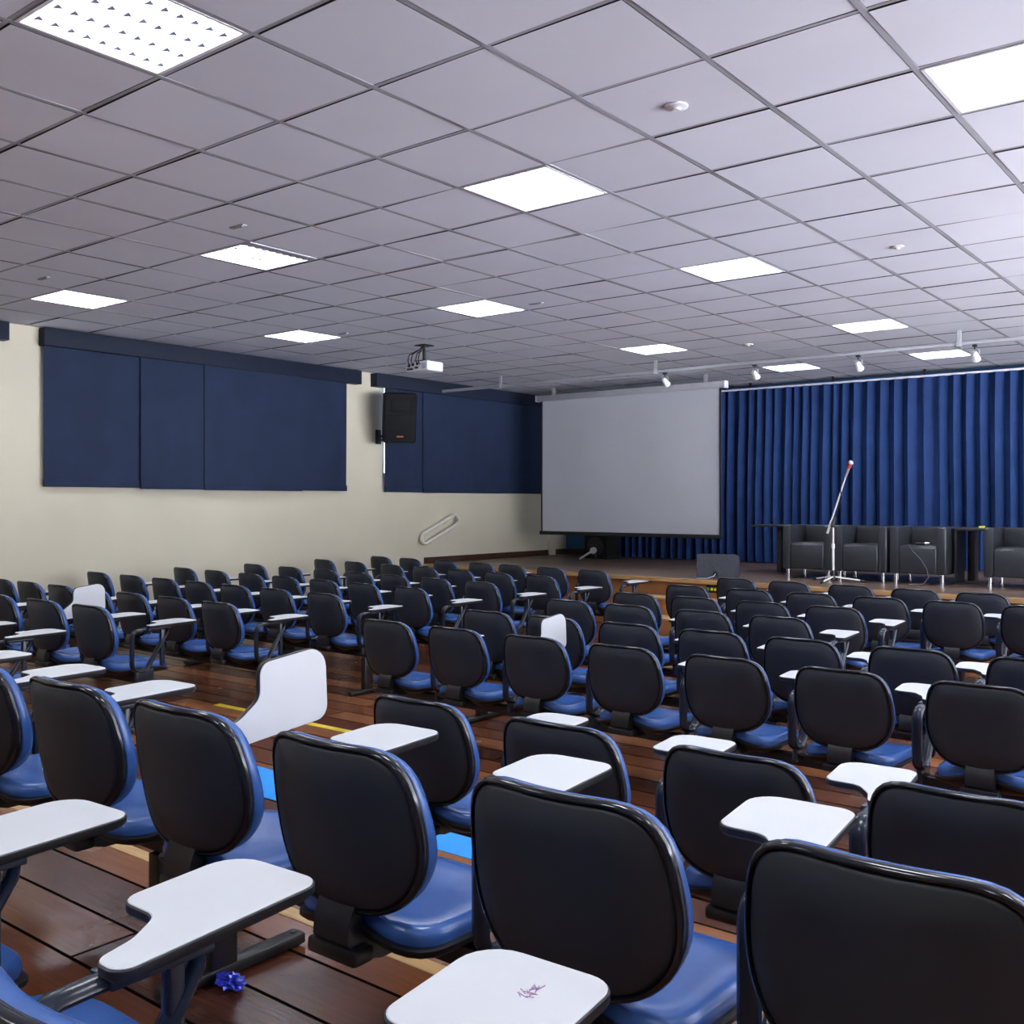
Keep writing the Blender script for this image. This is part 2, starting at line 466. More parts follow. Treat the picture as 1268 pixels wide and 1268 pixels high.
# ------------------------------------------------------------------ ceiling lamps
def make_lamp():
    t = thing('ceiling_light', '', 'ceiling light')
    h = TILE / 2 - 0.013
    bm = NB()
    for (a, b, c, d) in ((-h, h, -h, -h + 0.016), (-h, h, h - 0.016, h), (-h, -h + 0.016, -h, h), (h - 0.016, h, -h, h)):
        box(bm, a, b, c, d, 0.003, 0.10)
    box(bm, -h, h, -h, h, 0.10, 0.105)
    obj('housing', bm, M['white'], t, 0)
    bm = NB()
    g = h - 0.018
    v = [bm.verts.new(p) for p in ((-g, -g, 0.085), (-g, g, 0.085), (g, g, 0.085), (g, -g, 0.085))]
    bm.faces.new(v)
    obj('lamp_panel', bm, M['lamp'], t, 0)
    bm = NB()
    for k in range(1, 4):                    # long V-shaped reflectors
        x = -g + 2 * g * k / 4
        vv = [bm.verts.new(p) for p in ((x - 0.016, -g, 0.045), (x + 0.016, -g, 0.045), (x, -g, 0.004), (x - 0.016, g, 0.045), (x + 0.016, g, 0.045), (x, g, 0.004))]
        for q in ((0, 1, 2), (5, 4, 3), (0, 3, 4, 1), (1, 4, 5, 2), (2, 5, 3, 0)): bm.faces.new([vv[i] for i in q])
    for k in range(1, 9):                    # short cross blades
        y = -g + 2 * g * k / 9
        for q in range(4):
            x0 = -g + 2 * g * q / 4 + 0.012; x1 = -g + 2 * g * (q + 1) / 4 - 0.012
            xm = (x0 + x1) / 2
            vv = [bm.verts.new(p) for p in ((x0, y, 0.040), (x1, y, 0.040), (x1 - 0.01, y, 0.006), (xm, y, 0.024), (x0 + 0.01, y, 0.006))]
            bm.faces.new(vv)
    obj('louvre', bm, M['louvre'], t, 0)
    return t
SHADE_TRI = [None]
def painted_louvre_shade(parent):  # flat triangles painted as shade where louvre blades look dark
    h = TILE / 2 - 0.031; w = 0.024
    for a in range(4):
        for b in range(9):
            if SHADE_TRI[0] is None:
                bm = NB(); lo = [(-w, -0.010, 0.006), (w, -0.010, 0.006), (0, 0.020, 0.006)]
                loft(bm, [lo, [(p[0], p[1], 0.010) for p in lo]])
                c = obj('louvre_shade', bm, M['cell'], parent, 0); SHADE_TRI[0] = c
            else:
                c = SHADE_TRI[0].copy(); C.objects.link(c); c.parent = parent
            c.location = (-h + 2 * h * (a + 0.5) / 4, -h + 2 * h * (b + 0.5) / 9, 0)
LBL = {(-2, 1): 'large bright louvred ceiling light with blue painted-shade triangles above the raised-tablet aisle',
       (2, 1): 'square white ceiling light at the middle of the ceiling, all glare',
       (2, 5): 'louvred ceiling light with a dark broken edge strip, nearer the window wall',
       (2, 9): 'louvred ceiling light nearest the first blue window blind, small grey painted-shade triangles',
       (2, -3): 'big glaring ceiling light cut by the frame, above the centre chairs',
       (6, 1): 'white ceiling light in line with the curtain and middle light, third row from stage',
       (6, 5): 'white ceiling light just above the ceiling projector and screen side',
       (6, 9): 'white ceiling light over the end of the first window blind',
       (11, 1): 'white ceiling light in front of the track rail, above the stage curtain',
       (11, 5): 'white ceiling light above the projection screen, before the track rail',
       (15, 4): 'narrow-looking ceiling light behind the track rail by the screen edge',
       (15, 1): 'ceiling light behind the track rail above the leather armchairs'}
lamp0 = make_lamp(); used = False
for (i, j) in LAMPS:
    p = ((cvx(j) + cvx(j + 1)) / 2, (cu(i) + cu(i + 1)) / 2, CEIL)
    lab = LBL.get((i, j))
    if lab is None: lab = 'recessed square ceiling light behind or beside the photographer'
    if not used:
        o = lamp0; o.location = p; o['label'] = lab; used = True
    else:
        o = dup(lamp0, p, 0, lab, None)
    if (i, j) in ((-2, 1), (2, 5), (2, 9)): painted_louvre_shade(o)
    if (i, j) == (2, 5):
        bm = NB(); h = TILE / 2 - 0.015; n = 10
        pts = [(h, -h), (h, h)]
        for k in range(n, -1, -1):
            y = -h + 2 * h * k / n
            pts += [(h - 0.10, y), (h - 0.075, y - h / n)] if k else [(h - 0.10, y)]
        loft(bm, [[(a, b, -0.003) for a, b in pts], [(a, b, 0.001) for a, b in pts]])
        obj('broken_trim', bm, M['tbar'], o, 0)
    o['group'] = 'recessed ceiling lights' if (i, j) in LBL else 'lights beyond the frame'

# ------------------------------------------------------------------ window blinds
def blind(name, label, u0, u1, cuts, zb, valance, extra=0.0):
    t = thing(name, label, 'window blind', (WALL_X, (u0 + u1) / 2, 0), 0, 'navy blinds on the window wall')
    yc = (u0 + u1) / 2
    bm = NB(); box(bm, 0.0, 0.125, valance[0] - yc, valance[1] - yc, CEIL - 0.185, CEIL - 0.006, 0.004)
    obj('valance', bm, M['valance'], t)
    for k, (a, b, d, z0) in enumerate(cuts):
        bm = NB()
        n, mz = max(6, int((b - a) / 0.06)), 22
        ph = random.uniform(0, 6)
        G = []
        for iz in range(mz + 1):
            z = z0 + (CEIL - 0.15 - z0) * iz / mz
            row = []
            for iy in range(n + 1):
                y = a + (b - a) * iy / n - yc
                amp = 0.006 * (1 - iz / mz) ** 0.7
                w = amp * (math.sin(y * 9 + ph) + 0.6 * math.sin(y * 23 + ph * 2 + z * 2))
                if extra and k == 0:       # a sagging crease near the bottom of the first panel
                    cyy = (a + (b - a) * 0.62) - yc
                    w -= 0.022 * math.exp(-((y - cyy) / 0.25) ** 2 - ((z - z0 - 0.14) / 0.07) ** 2)
                    w += 0.020 * math.exp(-((y - cyy + 0.25 * (z - z0 - 0.1)) / 0.12) ** 2) * max(0, 1 - (z - z0) / 0.9)
                row.append(bm.verts.new((0.055 + d + w, y, z)))
            G.append(row)
        for iz in range(mz):
            for iy in range(n):
                bm.faces.new((G[iz][iy], G[iz][iy + 1], G[iz + 1][iy + 1], G[iz + 1][iy]))
        f = bmesh.ops.extrude_face_region(bm, geom=bm.faces[:])
        bmesh.ops.translate(bm, vec=(-0.004, 0, 0), verts=[v for v in f['geom'] if isinstance(v, bmesh.types.BMVert)])
        p = obj('blind_fabric', bm, M['blind'], t, 60)
        bm = NB(); box(bm, 0.047 + d, 0.066 + d, a - yc, b - yc, z0 - 0.012, z0 + 0.062, 0.003)
        obj('hem_bar', bm, M['blind'], p)
    return t
blind('roller_blind', 'wide navy roller blind in overlapping panels, fully lowered, between two bare wall strips', 5.05, 9.14,
      [(5.05, 6.24, 0.0, 1.668), (6.12, 7.02, 0.022, 1.655), (6.92, 8.36, 0.040, 1.650), (8.25, 9.14, 0.012, 1.658)], 1.66, (5.03, 9.36), 1)
blind('roller_blind', 'navy roller blind behind the wall speaker and next to the projection screen', 9.86, 13.6,
      [(9.86, 10.74, 0.0, 1.650), (10.61, 12.38, 0.018, 1.645), (12.24, 13.6, 0.005, 1.648)], 1.65, (9.64, 13.75))
blind('roller_blind', 'end of a navy blind valance at the corner of the frame beside bare wall', 1.9, 4.45,
      [(1.9, 3.2, 0.0, 1.66), (3.19, 4.45, 0.015, 1.66)], 1.66, (1.7, 4.68))

# ------------------------------------------------------------------ stage curtain
t = thing('stage_curtain', 'full-width royal blue pleated curtain hanging behind the stage', 'curtain', (0, 13.95, STAGE_Z))
bm = NB()
x, xs, off = -9.08, [], []
ph = 0.0
while x < 3.6:
    per = random.uniform(0.10, 0.21); a = random.uniform(0.04, 0.085)
    for q in range(8):
        xs.append(x + per * q / 8); off.append((a * math.sin(2 * PI * q / 8), a * 0.30 * math.sin(4 * PI * q / 8 + 0.5)))
    x += per
zs = [0.012, 0.25, 0.6, 1.0, 1.5, 1.9, 2.2, 2.38, CEIL - STAGE_Z - 0.10]
G = []
for iz, z in enumerate(zs):
    k = 0.55 + 0.45 * min(1, (zs[-1] - z) / 1.2)
    sway = 0.010 * math.sin(z * 2.1)
    G.append([bm.verts.new((xx + o2 * k + sway * math.sin(xx * 1.3), o1 * k, z)) for xx, (o1, o2) in zip(xs, off)])
for a, b in zip(G, G[1:]):
    for i in range(len(a) - 1): bm.faces.new((a[i], a[i + 1], b[i + 1], b[i]))
obj('curtain_cloth', bm, M['curtain'], t, 75)
bm = NB(); box(bm, -9.1, 3.6, -0.025, 0.025, CEIL - STAGE_Z - 0.10, CEIL - STAGE_Z - 0.075); 
obj('curtain_rail', bm, M['white'], t)
bm = NB()
for q in range(11):
    xx = -9.0 + 1.25 * q
    box(bm, xx, xx + 0.03, -0.012, 0.012, CEIL - STAGE_Z - 0.075, CEIL - STAGE_Z + 0.005)
obj('rail_hanger', bm, M['steel'], t)

# ------------------------------------------------------------------ projection screen
t = thing('projection_screen', 'large pulled-down white projection screen hanging in front of the curtain', 'projection screen', (-7.82, 12.6, 0))
bm = NB(); box(bm, -1.60, 1.60, -0.05, 0.05, 3.065, 3.155, 0.008)
for x in (-1.3, 1.3): box(bm, x - 0.02, x + 0.02, -0.02, 0.02, 3.15, CEIL)
obj('housing', bm, M['greymetal'], t)
bm = NB(); box(bm, 1.60, 1.615, -0.055, 0.055, 3.06, 3.16, 0.004); box(bm, -1.615, -1.60, -0.055, 0.055, 3.06, 3.16, 0.004); obj('end_cap', bm, M['white'], t)
def sheet(bm, x0, x1, z0, z1, amp, y0):
    n, mz = 40, 24; G = []
    for iz in range(mz + 1):
        z = z0 + (z1 - z0) * iz / mz
        G.append([bm.verts.new((x0 + (x1 - x0) * i / n, y0 + amp * math.sin((x0 + (x1 - x0) * i / n) * 5 + 2.2 * (iz / mz)) * math.sin(PI * min(1, iz / mz * 1.0 + 0.02)), z)) for i in range(n + 1)])
    for a, b in zip(G, G[1:]):
        for i in range(n): bm.faces.new((a[i], a[i + 1], b[i + 1], b[i]))
bm = NB(); sheet(bm, -1.515, 1.515, 1.045, 3.07, 0.006, 0.0)
f = bmesh.ops.extrude_face_region(bm, geom=bm.faces[:])
bmesh.ops.translate(bm, vec=(0, 0.004, 0), verts=[v for v in f['geom'] if isinstance(v, bmesh.types.BMVert)])
fab = obj('screen_fabric', bm, M['screen'], t, 60)
bm = NB(); box(bm, -1.535, -1.512, -0.010, 0.010, 1.04, 3.07); box(bm, 1.512, 1.535, -0.010, 0.010, 1.04, 3.07); obj('black_border', bm, M['screenback'], fab, 0)
bm = NB(); box(bm, -1.56, 1.56, -0.02, 0.02, 0.995, 1.05, 0.006); obj('weight_bar', bm, M['screenback'], t)

# ------------------------------------------------------------------ tablet chairs
K = 0.946
def yback(x, z, d):           # depth of a backrest point: curved sideways, leaning back
    d *= 1 - 0.20 * min(1, max(0, (z - 0.60) / 0.22)) if d > 0.025 else 1
    return 0.026 + d + 0.95 * x * x - (z - 0.465) * math.tan(math.radians(9))
BACK = resample(outline([(-0.192, 0.84, 0.080), (-0.236, 0.590, 0.16), (-0.158, 0.465, 0.10), (0.158, 0.465, 0.10), (0.236, 0.590, 0.16), (0.192, 0.84, 0.080)], 6), 60)
for _ in range(14):            # soften the lower corners more than the upper ones
    BACK = [(p[0] * (1 - w) + (BACK[i - 1][0] + BACK[(i + 1) % 60][0]) * 0.5 * w, p[1] * (1 - w) + (BACK[i - 1][1] + BACK[(i + 1) % 60][1]) * 0.5 * w)
            for i, p in enumerate(BACK) for w in (0.55 if p[1] < 0.72 else 0.10,)]
_zl, _zh = min(p[1] for p in BACK), max(p[1] for p in BACK)
_xm = max(p[0] for p in BACK)
BACK = [(p[0] * 0.230 / _xm, 0.465 + (p[1] - _zl) * 0.375 / (_zh - _zl)) for p in BACK]
BC = (0.0, 0.645)
def bring(s, d):
    ex = 0.226 * (1 - s)            # a uniform inset reads better than a scale
    out = []
    for (x, z) in BACK:
        dx, dz = x - BC[0], z - BC[1]
        L = math.hypot(dx, dz)
        k = max(0.0, (L - ex) / L)
        xx, zz = BC[0] + dx * k, BC[1] + dz * k
        out.append((xx * K, yback(xx, zz, d) * K, zz * K))
    return out
def sz(x, y):                 # seat surface height
    z = 0.448
    rear = max(0.0, 1 - (y - 0.05) / 0.14)
    z += 0.045 * (rear ** 1.5) * max(0.0, 1 - abs(x) / 0.22) ** 1.2
    fr = max(0.0, (y - 0.34) / 0.17)
    z -= 0.030 * fr ** 2
    z -= 0.012 * math.exp(-((x / 0.13) ** 2 + ((y - 0.24) / 0.12) ** 2))
    return z
SEAT = resample(outline([(-0.205, 0.045, 0.10), (0.205, 0.045, 0.10), (0.228, 0.51, 0.11), (-0.228, 0.51, 0.11)], 7), 56)
def sring(inset, dz):
    out = []
    for (x, y) in SEAT:
        dx, dy = x, y - 0.275
        L = math.hypot(dx, dy); k = max(0.0, (L - inset) / L)
        xx, yy = dx * k, 0.275 + dy * k
        out.append((xx * K, yy * K, (sz(xx, yy) + dz) * K))
    return out
TAB = outline([(0.352, 0.245, 0.028), (0.312, 0.648, 0.045), (0.084, 0.638, 0.065), (0.112, 0.385, 0.040), (0.216, 0.385, 0.050), (0.268, 0.315, 0.09), (0.290, 0.245, 0.024)], 6)
TZ = 0.70

def make_chair():
    t = thing('tablet_chair', '', 'chair')
    # backrest
    bm = NB()
    loft(bm, [bring(0.25, -0.014), bring(0.62, -0.013), bring(0.90, -0.007), bring(0.935, -0.001), bring(0.945, 0.006)], True, False)
    p = obj('back_panel', bm, M['panel'], t, 50)
    bm = NB()
    loft(bm, [bring(0.940, 0.012), bring(0.945, -0.001), bring(0.958, -0.007), bring(0.98, -0.006), bring(0.998, 0.001), bring(1.0, 0.010), bring(0.985, 0.018), bring(0.95, 0.022)], False, False)
    obj('edge_bead', bm, M['bead'], p, 80)
    bm = NB()
    loft(bm, [bring(0.94, 0.014), bring(0.978, 0.018), bring(0.982, 0.025), bring(0.974, 0.042), bring(0.945, 0.058), bring(0.87, 0.070), bring(0.60, 0.074), bring(0.25, 0.070)], True, True)
    obj('back_cushion', bm, M['vinyl'], t, 60)
    # seat
    bm = NB()
    loft(bm, [sring(0.03, -0.052), sring(0.012, -0.048), sring(0.006, -0.025), sring(0.012, -0.006), sring(0.030, 0.0), sring(0.075, -0.002), sring(0.13, -0.004), sring(0.20, -0.004)], True, True)
    obj('seat_cushion', bm, M['vinyl'], t, 60)
    bm = NB()
    loft(bm, [sring(0.16, -0.092), sring(0.06, -0.082), sring(0.010, -0.064), sring(-0.004, -0.054), sring(-0.004, -0.044), sring(0.010, -0.040), sring(0.03, -0.044)], True, False)
    obj('seat_shell', bm, M['plastic'], t, 60)
    # bracket joining back, seat and beam
    prof = [(0.052, 0.500), (0.030, 0.505), (0.016, 0.480), (0.004, 0.45), (0.002, 0.41), (0.03, 0.372), (0.10, 0.352), (0.345, 0.352), (0.345, 0.372), (0.13, 0.378), (0.075, 0.400), (0.050, 0.440), (0.045, 0.47)]
    bm = NB()
    a = [(-0.055 * K, y * K, z * K) for y, z in prof]; b = [(0.055 * K, y * K, z * K) for y, z in prof]
    loft(bm, [a, b]);
    box(bm, -0.075 * K, 0.075 * K, 0.0 * K, 0.06 * K, 0.365 * K, 0.40 * K, 0.008)
    obj('back_bracket', bm, M['plastic'], t, 35)
    # armrest loop
    xa = 0.298
    loop = outline([(0.145, 0.405, 0.05), (0.145, 0.668, 0.045), (0.425, 0.676, 0.02), (0.245, 0.400, 0.05)], 6)
    bm = NB()
    tube(bm, [(xa * K, y * K, z * K) for y, z in resample(loop, 40)], 0.023 * K, 10, closed=True, r2=0.0125 * K)
    box(bm, (xa - 0.012) * K, (xa + 0.012) * K, 0.17 * K, 0.30 * K, 0.335 * K, 0.41 * K, 0.006)
    box(bm, (xa - 0.014) * K, (xa + 0.014) * K, 0.352 * K, 0.380 * K, 0.42 * K, 0.668 * K, 0.006)
    box(bm, (xa - 0.03) * K, (xa + 0.03) * K, 0.25 * K, 0.42 * K, 0.664 * K, 0.682 * K, 0.004)
    obj('armrest', bm, M['arm'], t, 45)
    # writing tablet
    bm = NB()
    def tr(s, z):
        cxx, cyy = 0.22, 0.46
        out = []
        for (x, y) in TAB:
            d = math.hypot(x - cxx, y - cyy); k = (d - s) / d
            out.append(((cxx + (x - cxx) * k) * K, (cyy + (y - cyy) * k) * K, z * K))
        return out
    loft(bm, [tr(0.004, TZ - 0.004), tr(0.003, TZ - 0.001), tr(0.005, TZ)], True, True)
    tb = obj('writing_tablet', bm, M['laminate'], t, 0)
    bm = NB()
    loft(bm, [tr(0.006, TZ - 0.021), tr(0.0, TZ - 0.016), tr(0.0, TZ - 0.004), tr(0.003, TZ - 0.002)], True, False)
    obj('tablet_edge', bm, M['tabletedge'], tb, 40)
    return t

chair0 = make_chair()
chair_used = False
ORD = ['', 'first', 'second', 'third', 'fourth', 'fifth', 'sixth', 'seventh', 'eighth', 'ninth']
PARTS = {}
def raise_tablet(ch, ang):
    for c in ch.children:
        if c.name.startswith('writing_tablet'):
            pivot = Matrix.Translation((0.325 * K, 0, (TZ - 0.01) * K))
            c.matrix_local = Matrix.Translation((0.03, 0.015, -0.03)) @ pivot @ Matrix.Rotation(ang, 4, 'Y') @ pivot.inverted()
def chair(x, y, z, rz, label, group, raised=None):
    global chair_used
    if not chair_used:
        o = chair0; o.location = (x, y, z); o.rotation_euler = (0, 0, rz); o['label'] = label; o['group'] = group; chair_used = True
    else:
        o = dup(chair0, (x, y, z), rz, label, group)
    if raised: RAISE.append((o, raised))
    return o
RAISE = []

def make_beam(n, sp, inset=0.0):
    """steel beam for n seats, standing on two T-feet; origin under its middle"""
    t = thing('seat_beam', '', 'seat beam')
    h = (n - 1) * sp / 2 + 0.27
    bm = NB(); box(bm, -h, h, 0.250 * K, 0.305 * K, 0.300 * K, 0.352 * K, 0.004); obj('beam', bm, M['steel'], t)
    for s in (-1, 1):
        xx = s * (h - 0.02 - inset)
        bm = NB(); box(bm, xx - 0.024, xx + 0.024, 0.235 * K, 0.320 * K, 0.034, 0.300 * K, 0.004); lg = obj('leg', bm, M['steel'], t)
        bm = NB(); box(bm, xx - 0.026, xx + 0.026, 0.085 * K, 0.565 * K, 0.006, 0.036, 0.005)
        for yy in (0.11, 0.54): cyl(bm, (xx, yy * K, 0.0), (xx, yy * K, 0.008), 0.018, 0.018, 12); cyl(bm, (xx, yy * K, 0.035), (xx, yy * K, 0.040), 0.010, 0.007, 10)
        obj('foot', bm, M['steel'], lg)
    return t
BEAMS = {}
def beam(n, sp, x, y, z, rz, label, inset=0.0):
    g = 'steel beams under the chairs'
    if (n, inset, round(sp, 2)) not in BEAMS:
        o = make_beam(n, sp, inset); BEAMS[(n, inset, round(sp, 2))] = o
        o.location = (x, y, z); o.rotation_euler = (0, 0, rz); o['label'] = label; o['group'] = g
        return o
    return dup(BEAMS[(n, inset, round(sp, 2))], (x, y, z), rz, label, g)

# every row: level height, list of (u, v) of the upper corner of each backrest as seen on the window side
ROWS = {
 'LA': (MID_Z, [(3.46, 8.46), (3.46, 7.80), (3.44, 7.14), (3.48, 6.52)]),
 'LB': (0, [(4.62, 10.27), (4.60, 9.69), (4.59, 9.08), (4.60, 8.48), (4.60, 7.88), (4.56, 7.26), (4.54, 6.64)]),
 'LC': (0, [(5.71, 10.40), (5.66, 9.70), (5.63, 9.06), (5.62, 8.46), (5.59, 7.86), (5.57, 7.25), (5.53, 6.58)]),
 'LD': (0, [(6.70, 10.30), (6.64, 9.62), (6.57, 8.94), (6.53, 8.32), (6.47, 7.68), (6.44, 7.08), (6.40, 6.42)]),
 'LE': (0, [(7.62, 10.20), (7.52, 9.46), (7.45, 8.77), (7.40, 8.18), (7.36, 7.60), (7.32, 6.98), (7.27, 6.34)]),
 'LF': (0, [(8.80, 10.30), (8.70, 9.60), (8.55, 8.85), (8.44, 8.22), (8.36, 7.60), (8.30, 6.98), (8.26, 6.34)]),
 'LG': (0, [(9.78, 10.24), (9.66, 9.60), (9.54, 8.88), (9.44, 8.20), (9.38, 7.66), (9.32, 7.02), (9.26, 6.38)]),
 'C': (0, [(4.50, 4.81), (4.50, 4.22), (4.48, 3.62), (4.48, 3.03), (4.47, 2.44), (4.46, 1.86), (4.43, 1.27)]),
 'D': (0, [(5.33, 4.66), (5.33, 4.10), (5.33, 3.52), (5.32, 2.95), (5.32, 2.40), (5.32, 1.81), (5.31, 1.23)]),
 'E': (0, [(6.30, 4.66), (6.29, 4.11), (6.26, 3.50), (6.25, 2.93)]),
 'F': (0, [(7.14, 4.57), (7.12, 4.01), (7.10, 3.44), (7.10, 2.88)]),
 'G': (0, [(8.10, 4.60), (8.05, 3.99), (8.02, 3.43), (8.01, 2.86), (8.01, 2.31), (8.00, 1.75)]),
 'H': (0, [(9.12, 4.62), (9.06, 4.05), (8.99, 3.44), (8.94, 2.86), (8.90, 2.31)]),
}
WROWS = ['LG', 'LF', 'LE', 'LD', 'LC', 'LB', 'LA', 'LZ']
CROWS = ['H', 'G', 'F', 'E', 'D', 'C', 'B', 'A', 'Z']
def place_row(key, z, centres, rz, raised=()):
    """centres: (x, y) from the window side to the other side"""
    win = key in WROWS
    ri = (WROWS if win else CROWS).index(key) + 1
    n = len(centres)
    for k, (x, y) in enumerate(centres):
        q = (n - k) if win else (k + 1)
        row = ORD[ri] + ' row back' if ri > 1 else 'row nearest the stage'
        blk = 'window-side block' if win else 'centre block'
        lab = 'blue tablet-arm chair, %s, %s, %s from the aisle' % (blk, row, ORD[q])
        if k in raised: lab = 'chair with its tablet folded upright, %s, %s, %s from aisle' % (blk, row, ORD[q])
        chair(x, y, z, rz, lab, 'tablet-arm chairs in the %s' % blk, raised.get(k) if k in raised else None)
def row_beams(key, z, centres, rz, sizes):
    win = key in WROWS
    ri = (WROWS if win else CROWS).index(key) + 1
    k = 0
    for s, m in enumerate(sizes):
        grp = centres[k:k + m]; k += m
        if not grp: continue
        x = sum(p[0] for p in grp) / len(grp); y = sum(p[1] for p in grp) / len(grp)
        sp = math.dist(grp[0], grp[-1]) / (len(grp) - 1) if len(grp) > 1 else 0.56
        row = ORD[ri] + ' row back' if ri > 1 else 'row nearest the stage'
        near = 'aisle end' if (s == len(sizes) - 1) == win or len(sizes) == 1 else ('wall end' if win else 'far end')
        beam(len(grp), sp, x, y, z, rz, 'black steel beam under the chairs, %s, %s, %s' % ('window-side block' if win else 'centre block', row, near), (0.17 if s == 0 else 0.055) if key == 'A' else 0.0)

def fit(pts):
    n = len(pts); mx = sum(p[0] for p in pts) / n; my = sum(p[1] for p in pts) / n
    sxx = sum((p[0] - mx) ** 2 for p in pts)
    return my, mx, (sum((p[0] - mx) * (p[1] - my) for p in pts) / sxx if sxx > 0 else 0)
for key, (z, lst) in ROWS.items():
    cen = [(-(v * K) + 0.203, u * K) for u, v in lst]
    my, mx, sl = fit(cen)
    cen = [(x, my + sl * (x - mx)) for x, y in cen]
    rz = math.atan(sl)
    rs = {}
    if key == 'LA': rs = {1: -PI / 2 * -1.02}
    if key == 'C': rs = {1: PI / 2 * 1.0}
    place_row(key, z, cen, rz, rs)
    n = len(cen)
    sizes = [3, 4] if n == 7 and key[0] == 'L' else ([4, n - 4] if n > 4 else [n])
    row_beams(key, z, cen, rz, sizes)
# rows on the raised tiers
SP = 0.553
Bc = [(-2.285, 2.375), (-1.72, 2.375), (-1.16, 2.37), (-0.605, 2.365)]
place_row('B', MID_Z, Bc, 0, {}); row_beams('B', MID_Z, Bc, 0, [4])
Ac = [(-4.27, 1.362), (-3.72, 1.362), (-3.165, 1.362), (-2.605, 1.362), (-2.08, 1.362), (-1.54, 1.36), (-0.98, 1.36), (-0.445, 1.36)]
place_row('A', REAR_Z, Ac, 0, {3: PI / 2 * 1.0}); row_beams('A', REAR_Z, Ac, 0, [4, 4])
Zc = [(-2.080, 0.467), (-1.529, 0.467), (-0.972, 0.467)]
place_row('Z', REAR_Z, Zc, 0, {}); row_beams('Z', REAR_Z, Zc, 0, [3])
LZc = [(-6.72, 2.47), (-6.10, 2.47)]
place_row('LZ', MID_Z, LZc, 0, {}); row_beams('LZ', MID_Z, LZc, 0, [2])
for o, a in RAISE: raise_tablet(o, a)

# ------------------------------------------------------------------ on the stage
def make_armchair():
    t = thing('armchair', '', 'armchair')
    W, D, H = 0.60, 0.62, 0.625
    for s in (-1, 1):
        bm = NB(); x = s * (W / 2 - 0.05)
        box(bm, x - 0.05, x + 0.05, 0.0, D, 0.105, H, 0.018); obj('arm', bm, M['leather'], t, 45)
    bm = NB(); box(bm, -W / 2 + 0.098, W / 2 - 0.098, 0.0, D - 0.1, 0.11, 0.405, 0.02); obj('seat_base', bm, M['leather'], t, 45)
    bm = NB(); box(bm, -W / 2 + 0.10, W / 2 - 0.10, 0.025, D - 0.14, 0.385, 0.42, 0.012); obj('seat_cushion', bm, M['leather'], t, 45)
    bm = NB(); box(bm, -W / 2 + 0.098, W / 2 - 0.098, D - 0.17, D, 0.105, H - 0.005, 0.02); obj('backrest', bm, M['leather'], t, 45)
    for sx in (-1, 1):
        for y in (0.05, D - 0.06):
            bm = NB(); cyl(bm, (sx * (W / 2 - 0.055), y, 0.0), (sx * (W / 2 - 0.055), y, 0.107), 0.022, 0.022, 16); obj('leg', bm, M['chrome'], t, 45)
    return t
AL = ['black leather armchair on stage behind the microphone stand, next to the table end panel', 'black leather armchair on stage in the middle of three joined armchairs',
      'black leather armchair with a small microphone and cable on its seat', 'black leather armchair standing alone past the table leg, cut by the frame edge']
ac = make_armchair()
for k, x in enumerate((-4.59, -3.96, -3.33, -2.36)):
    if k == 0: o = ac; o.location = (x, 11.40, STAGE_Z); o['label'] = AL[0]; o['group'] = 'leather armchairs on the stage'
    else: dup(ac, (x, 11.38, STAGE_Z), 0, AL[k], 'leather armchairs on the stage')
ac['group'] = 'leather armchairs on the stage'

t = thing('conference_table', 'long low black table standing behind the leather armchairs on stage', 'table', (-4.2, 12.35, STAGE_Z))
bm = NB(); box(bm, -1.40, 1.42, -0.30, 0.30, 0.580, 0.604, 0.003); obj('tabletop', bm, M['blackwood'], t)
bm = NB(); box(bm, -1.13, -1.07, -0.10, 0.06, 0.0, 0.58, 0.003); obj('leg', bm, M['blackwood'], t)
bm = NB(); box(bm, 1.17, 1.25, -0.10, 0.06, 0.0, 0.58, 0.003); obj('leg', bm, M['blackwood'], t)
bm = NB(); box(bm, -1.07, 0.75, 0.02, 0.045, 0.18, 0.56); obj('modesty_panel', bm, M['blackwood'], t)
t = thing('side_table', 'open black side table frame between two leather armchairs', 'side table', (-2.84, 11.75, STAGE_Z))
bm = NB(); box(bm, -0.16, 0.16, -0.16, 0.16, 0.585, 0.610, 0.003); obj('tabletop', bm, M['blackwood'], t)
bm = NB(); box(bm, -0.16, -0.135, -0.16, 0.16, 0.0, 0.585); obj('side_panel', bm, M['blackwood'], t)
bm = NB(); box(bm, -0.16, 0.16, -0.16, 0.16, 0.0, 0.022); obj('base', bm, M['blackwood'], t)
bm = NB(); box(bm, -0.03, 0.03, -0.025, 0.025, 0, 0.028, 0.008); o = obj('yellow_block', bm, M['socket']); o.location = (-2.74, 11.68, STAGE_Z + 0.611); tag(o, 'tiny yellow-green object lying on the open side table', 'block')

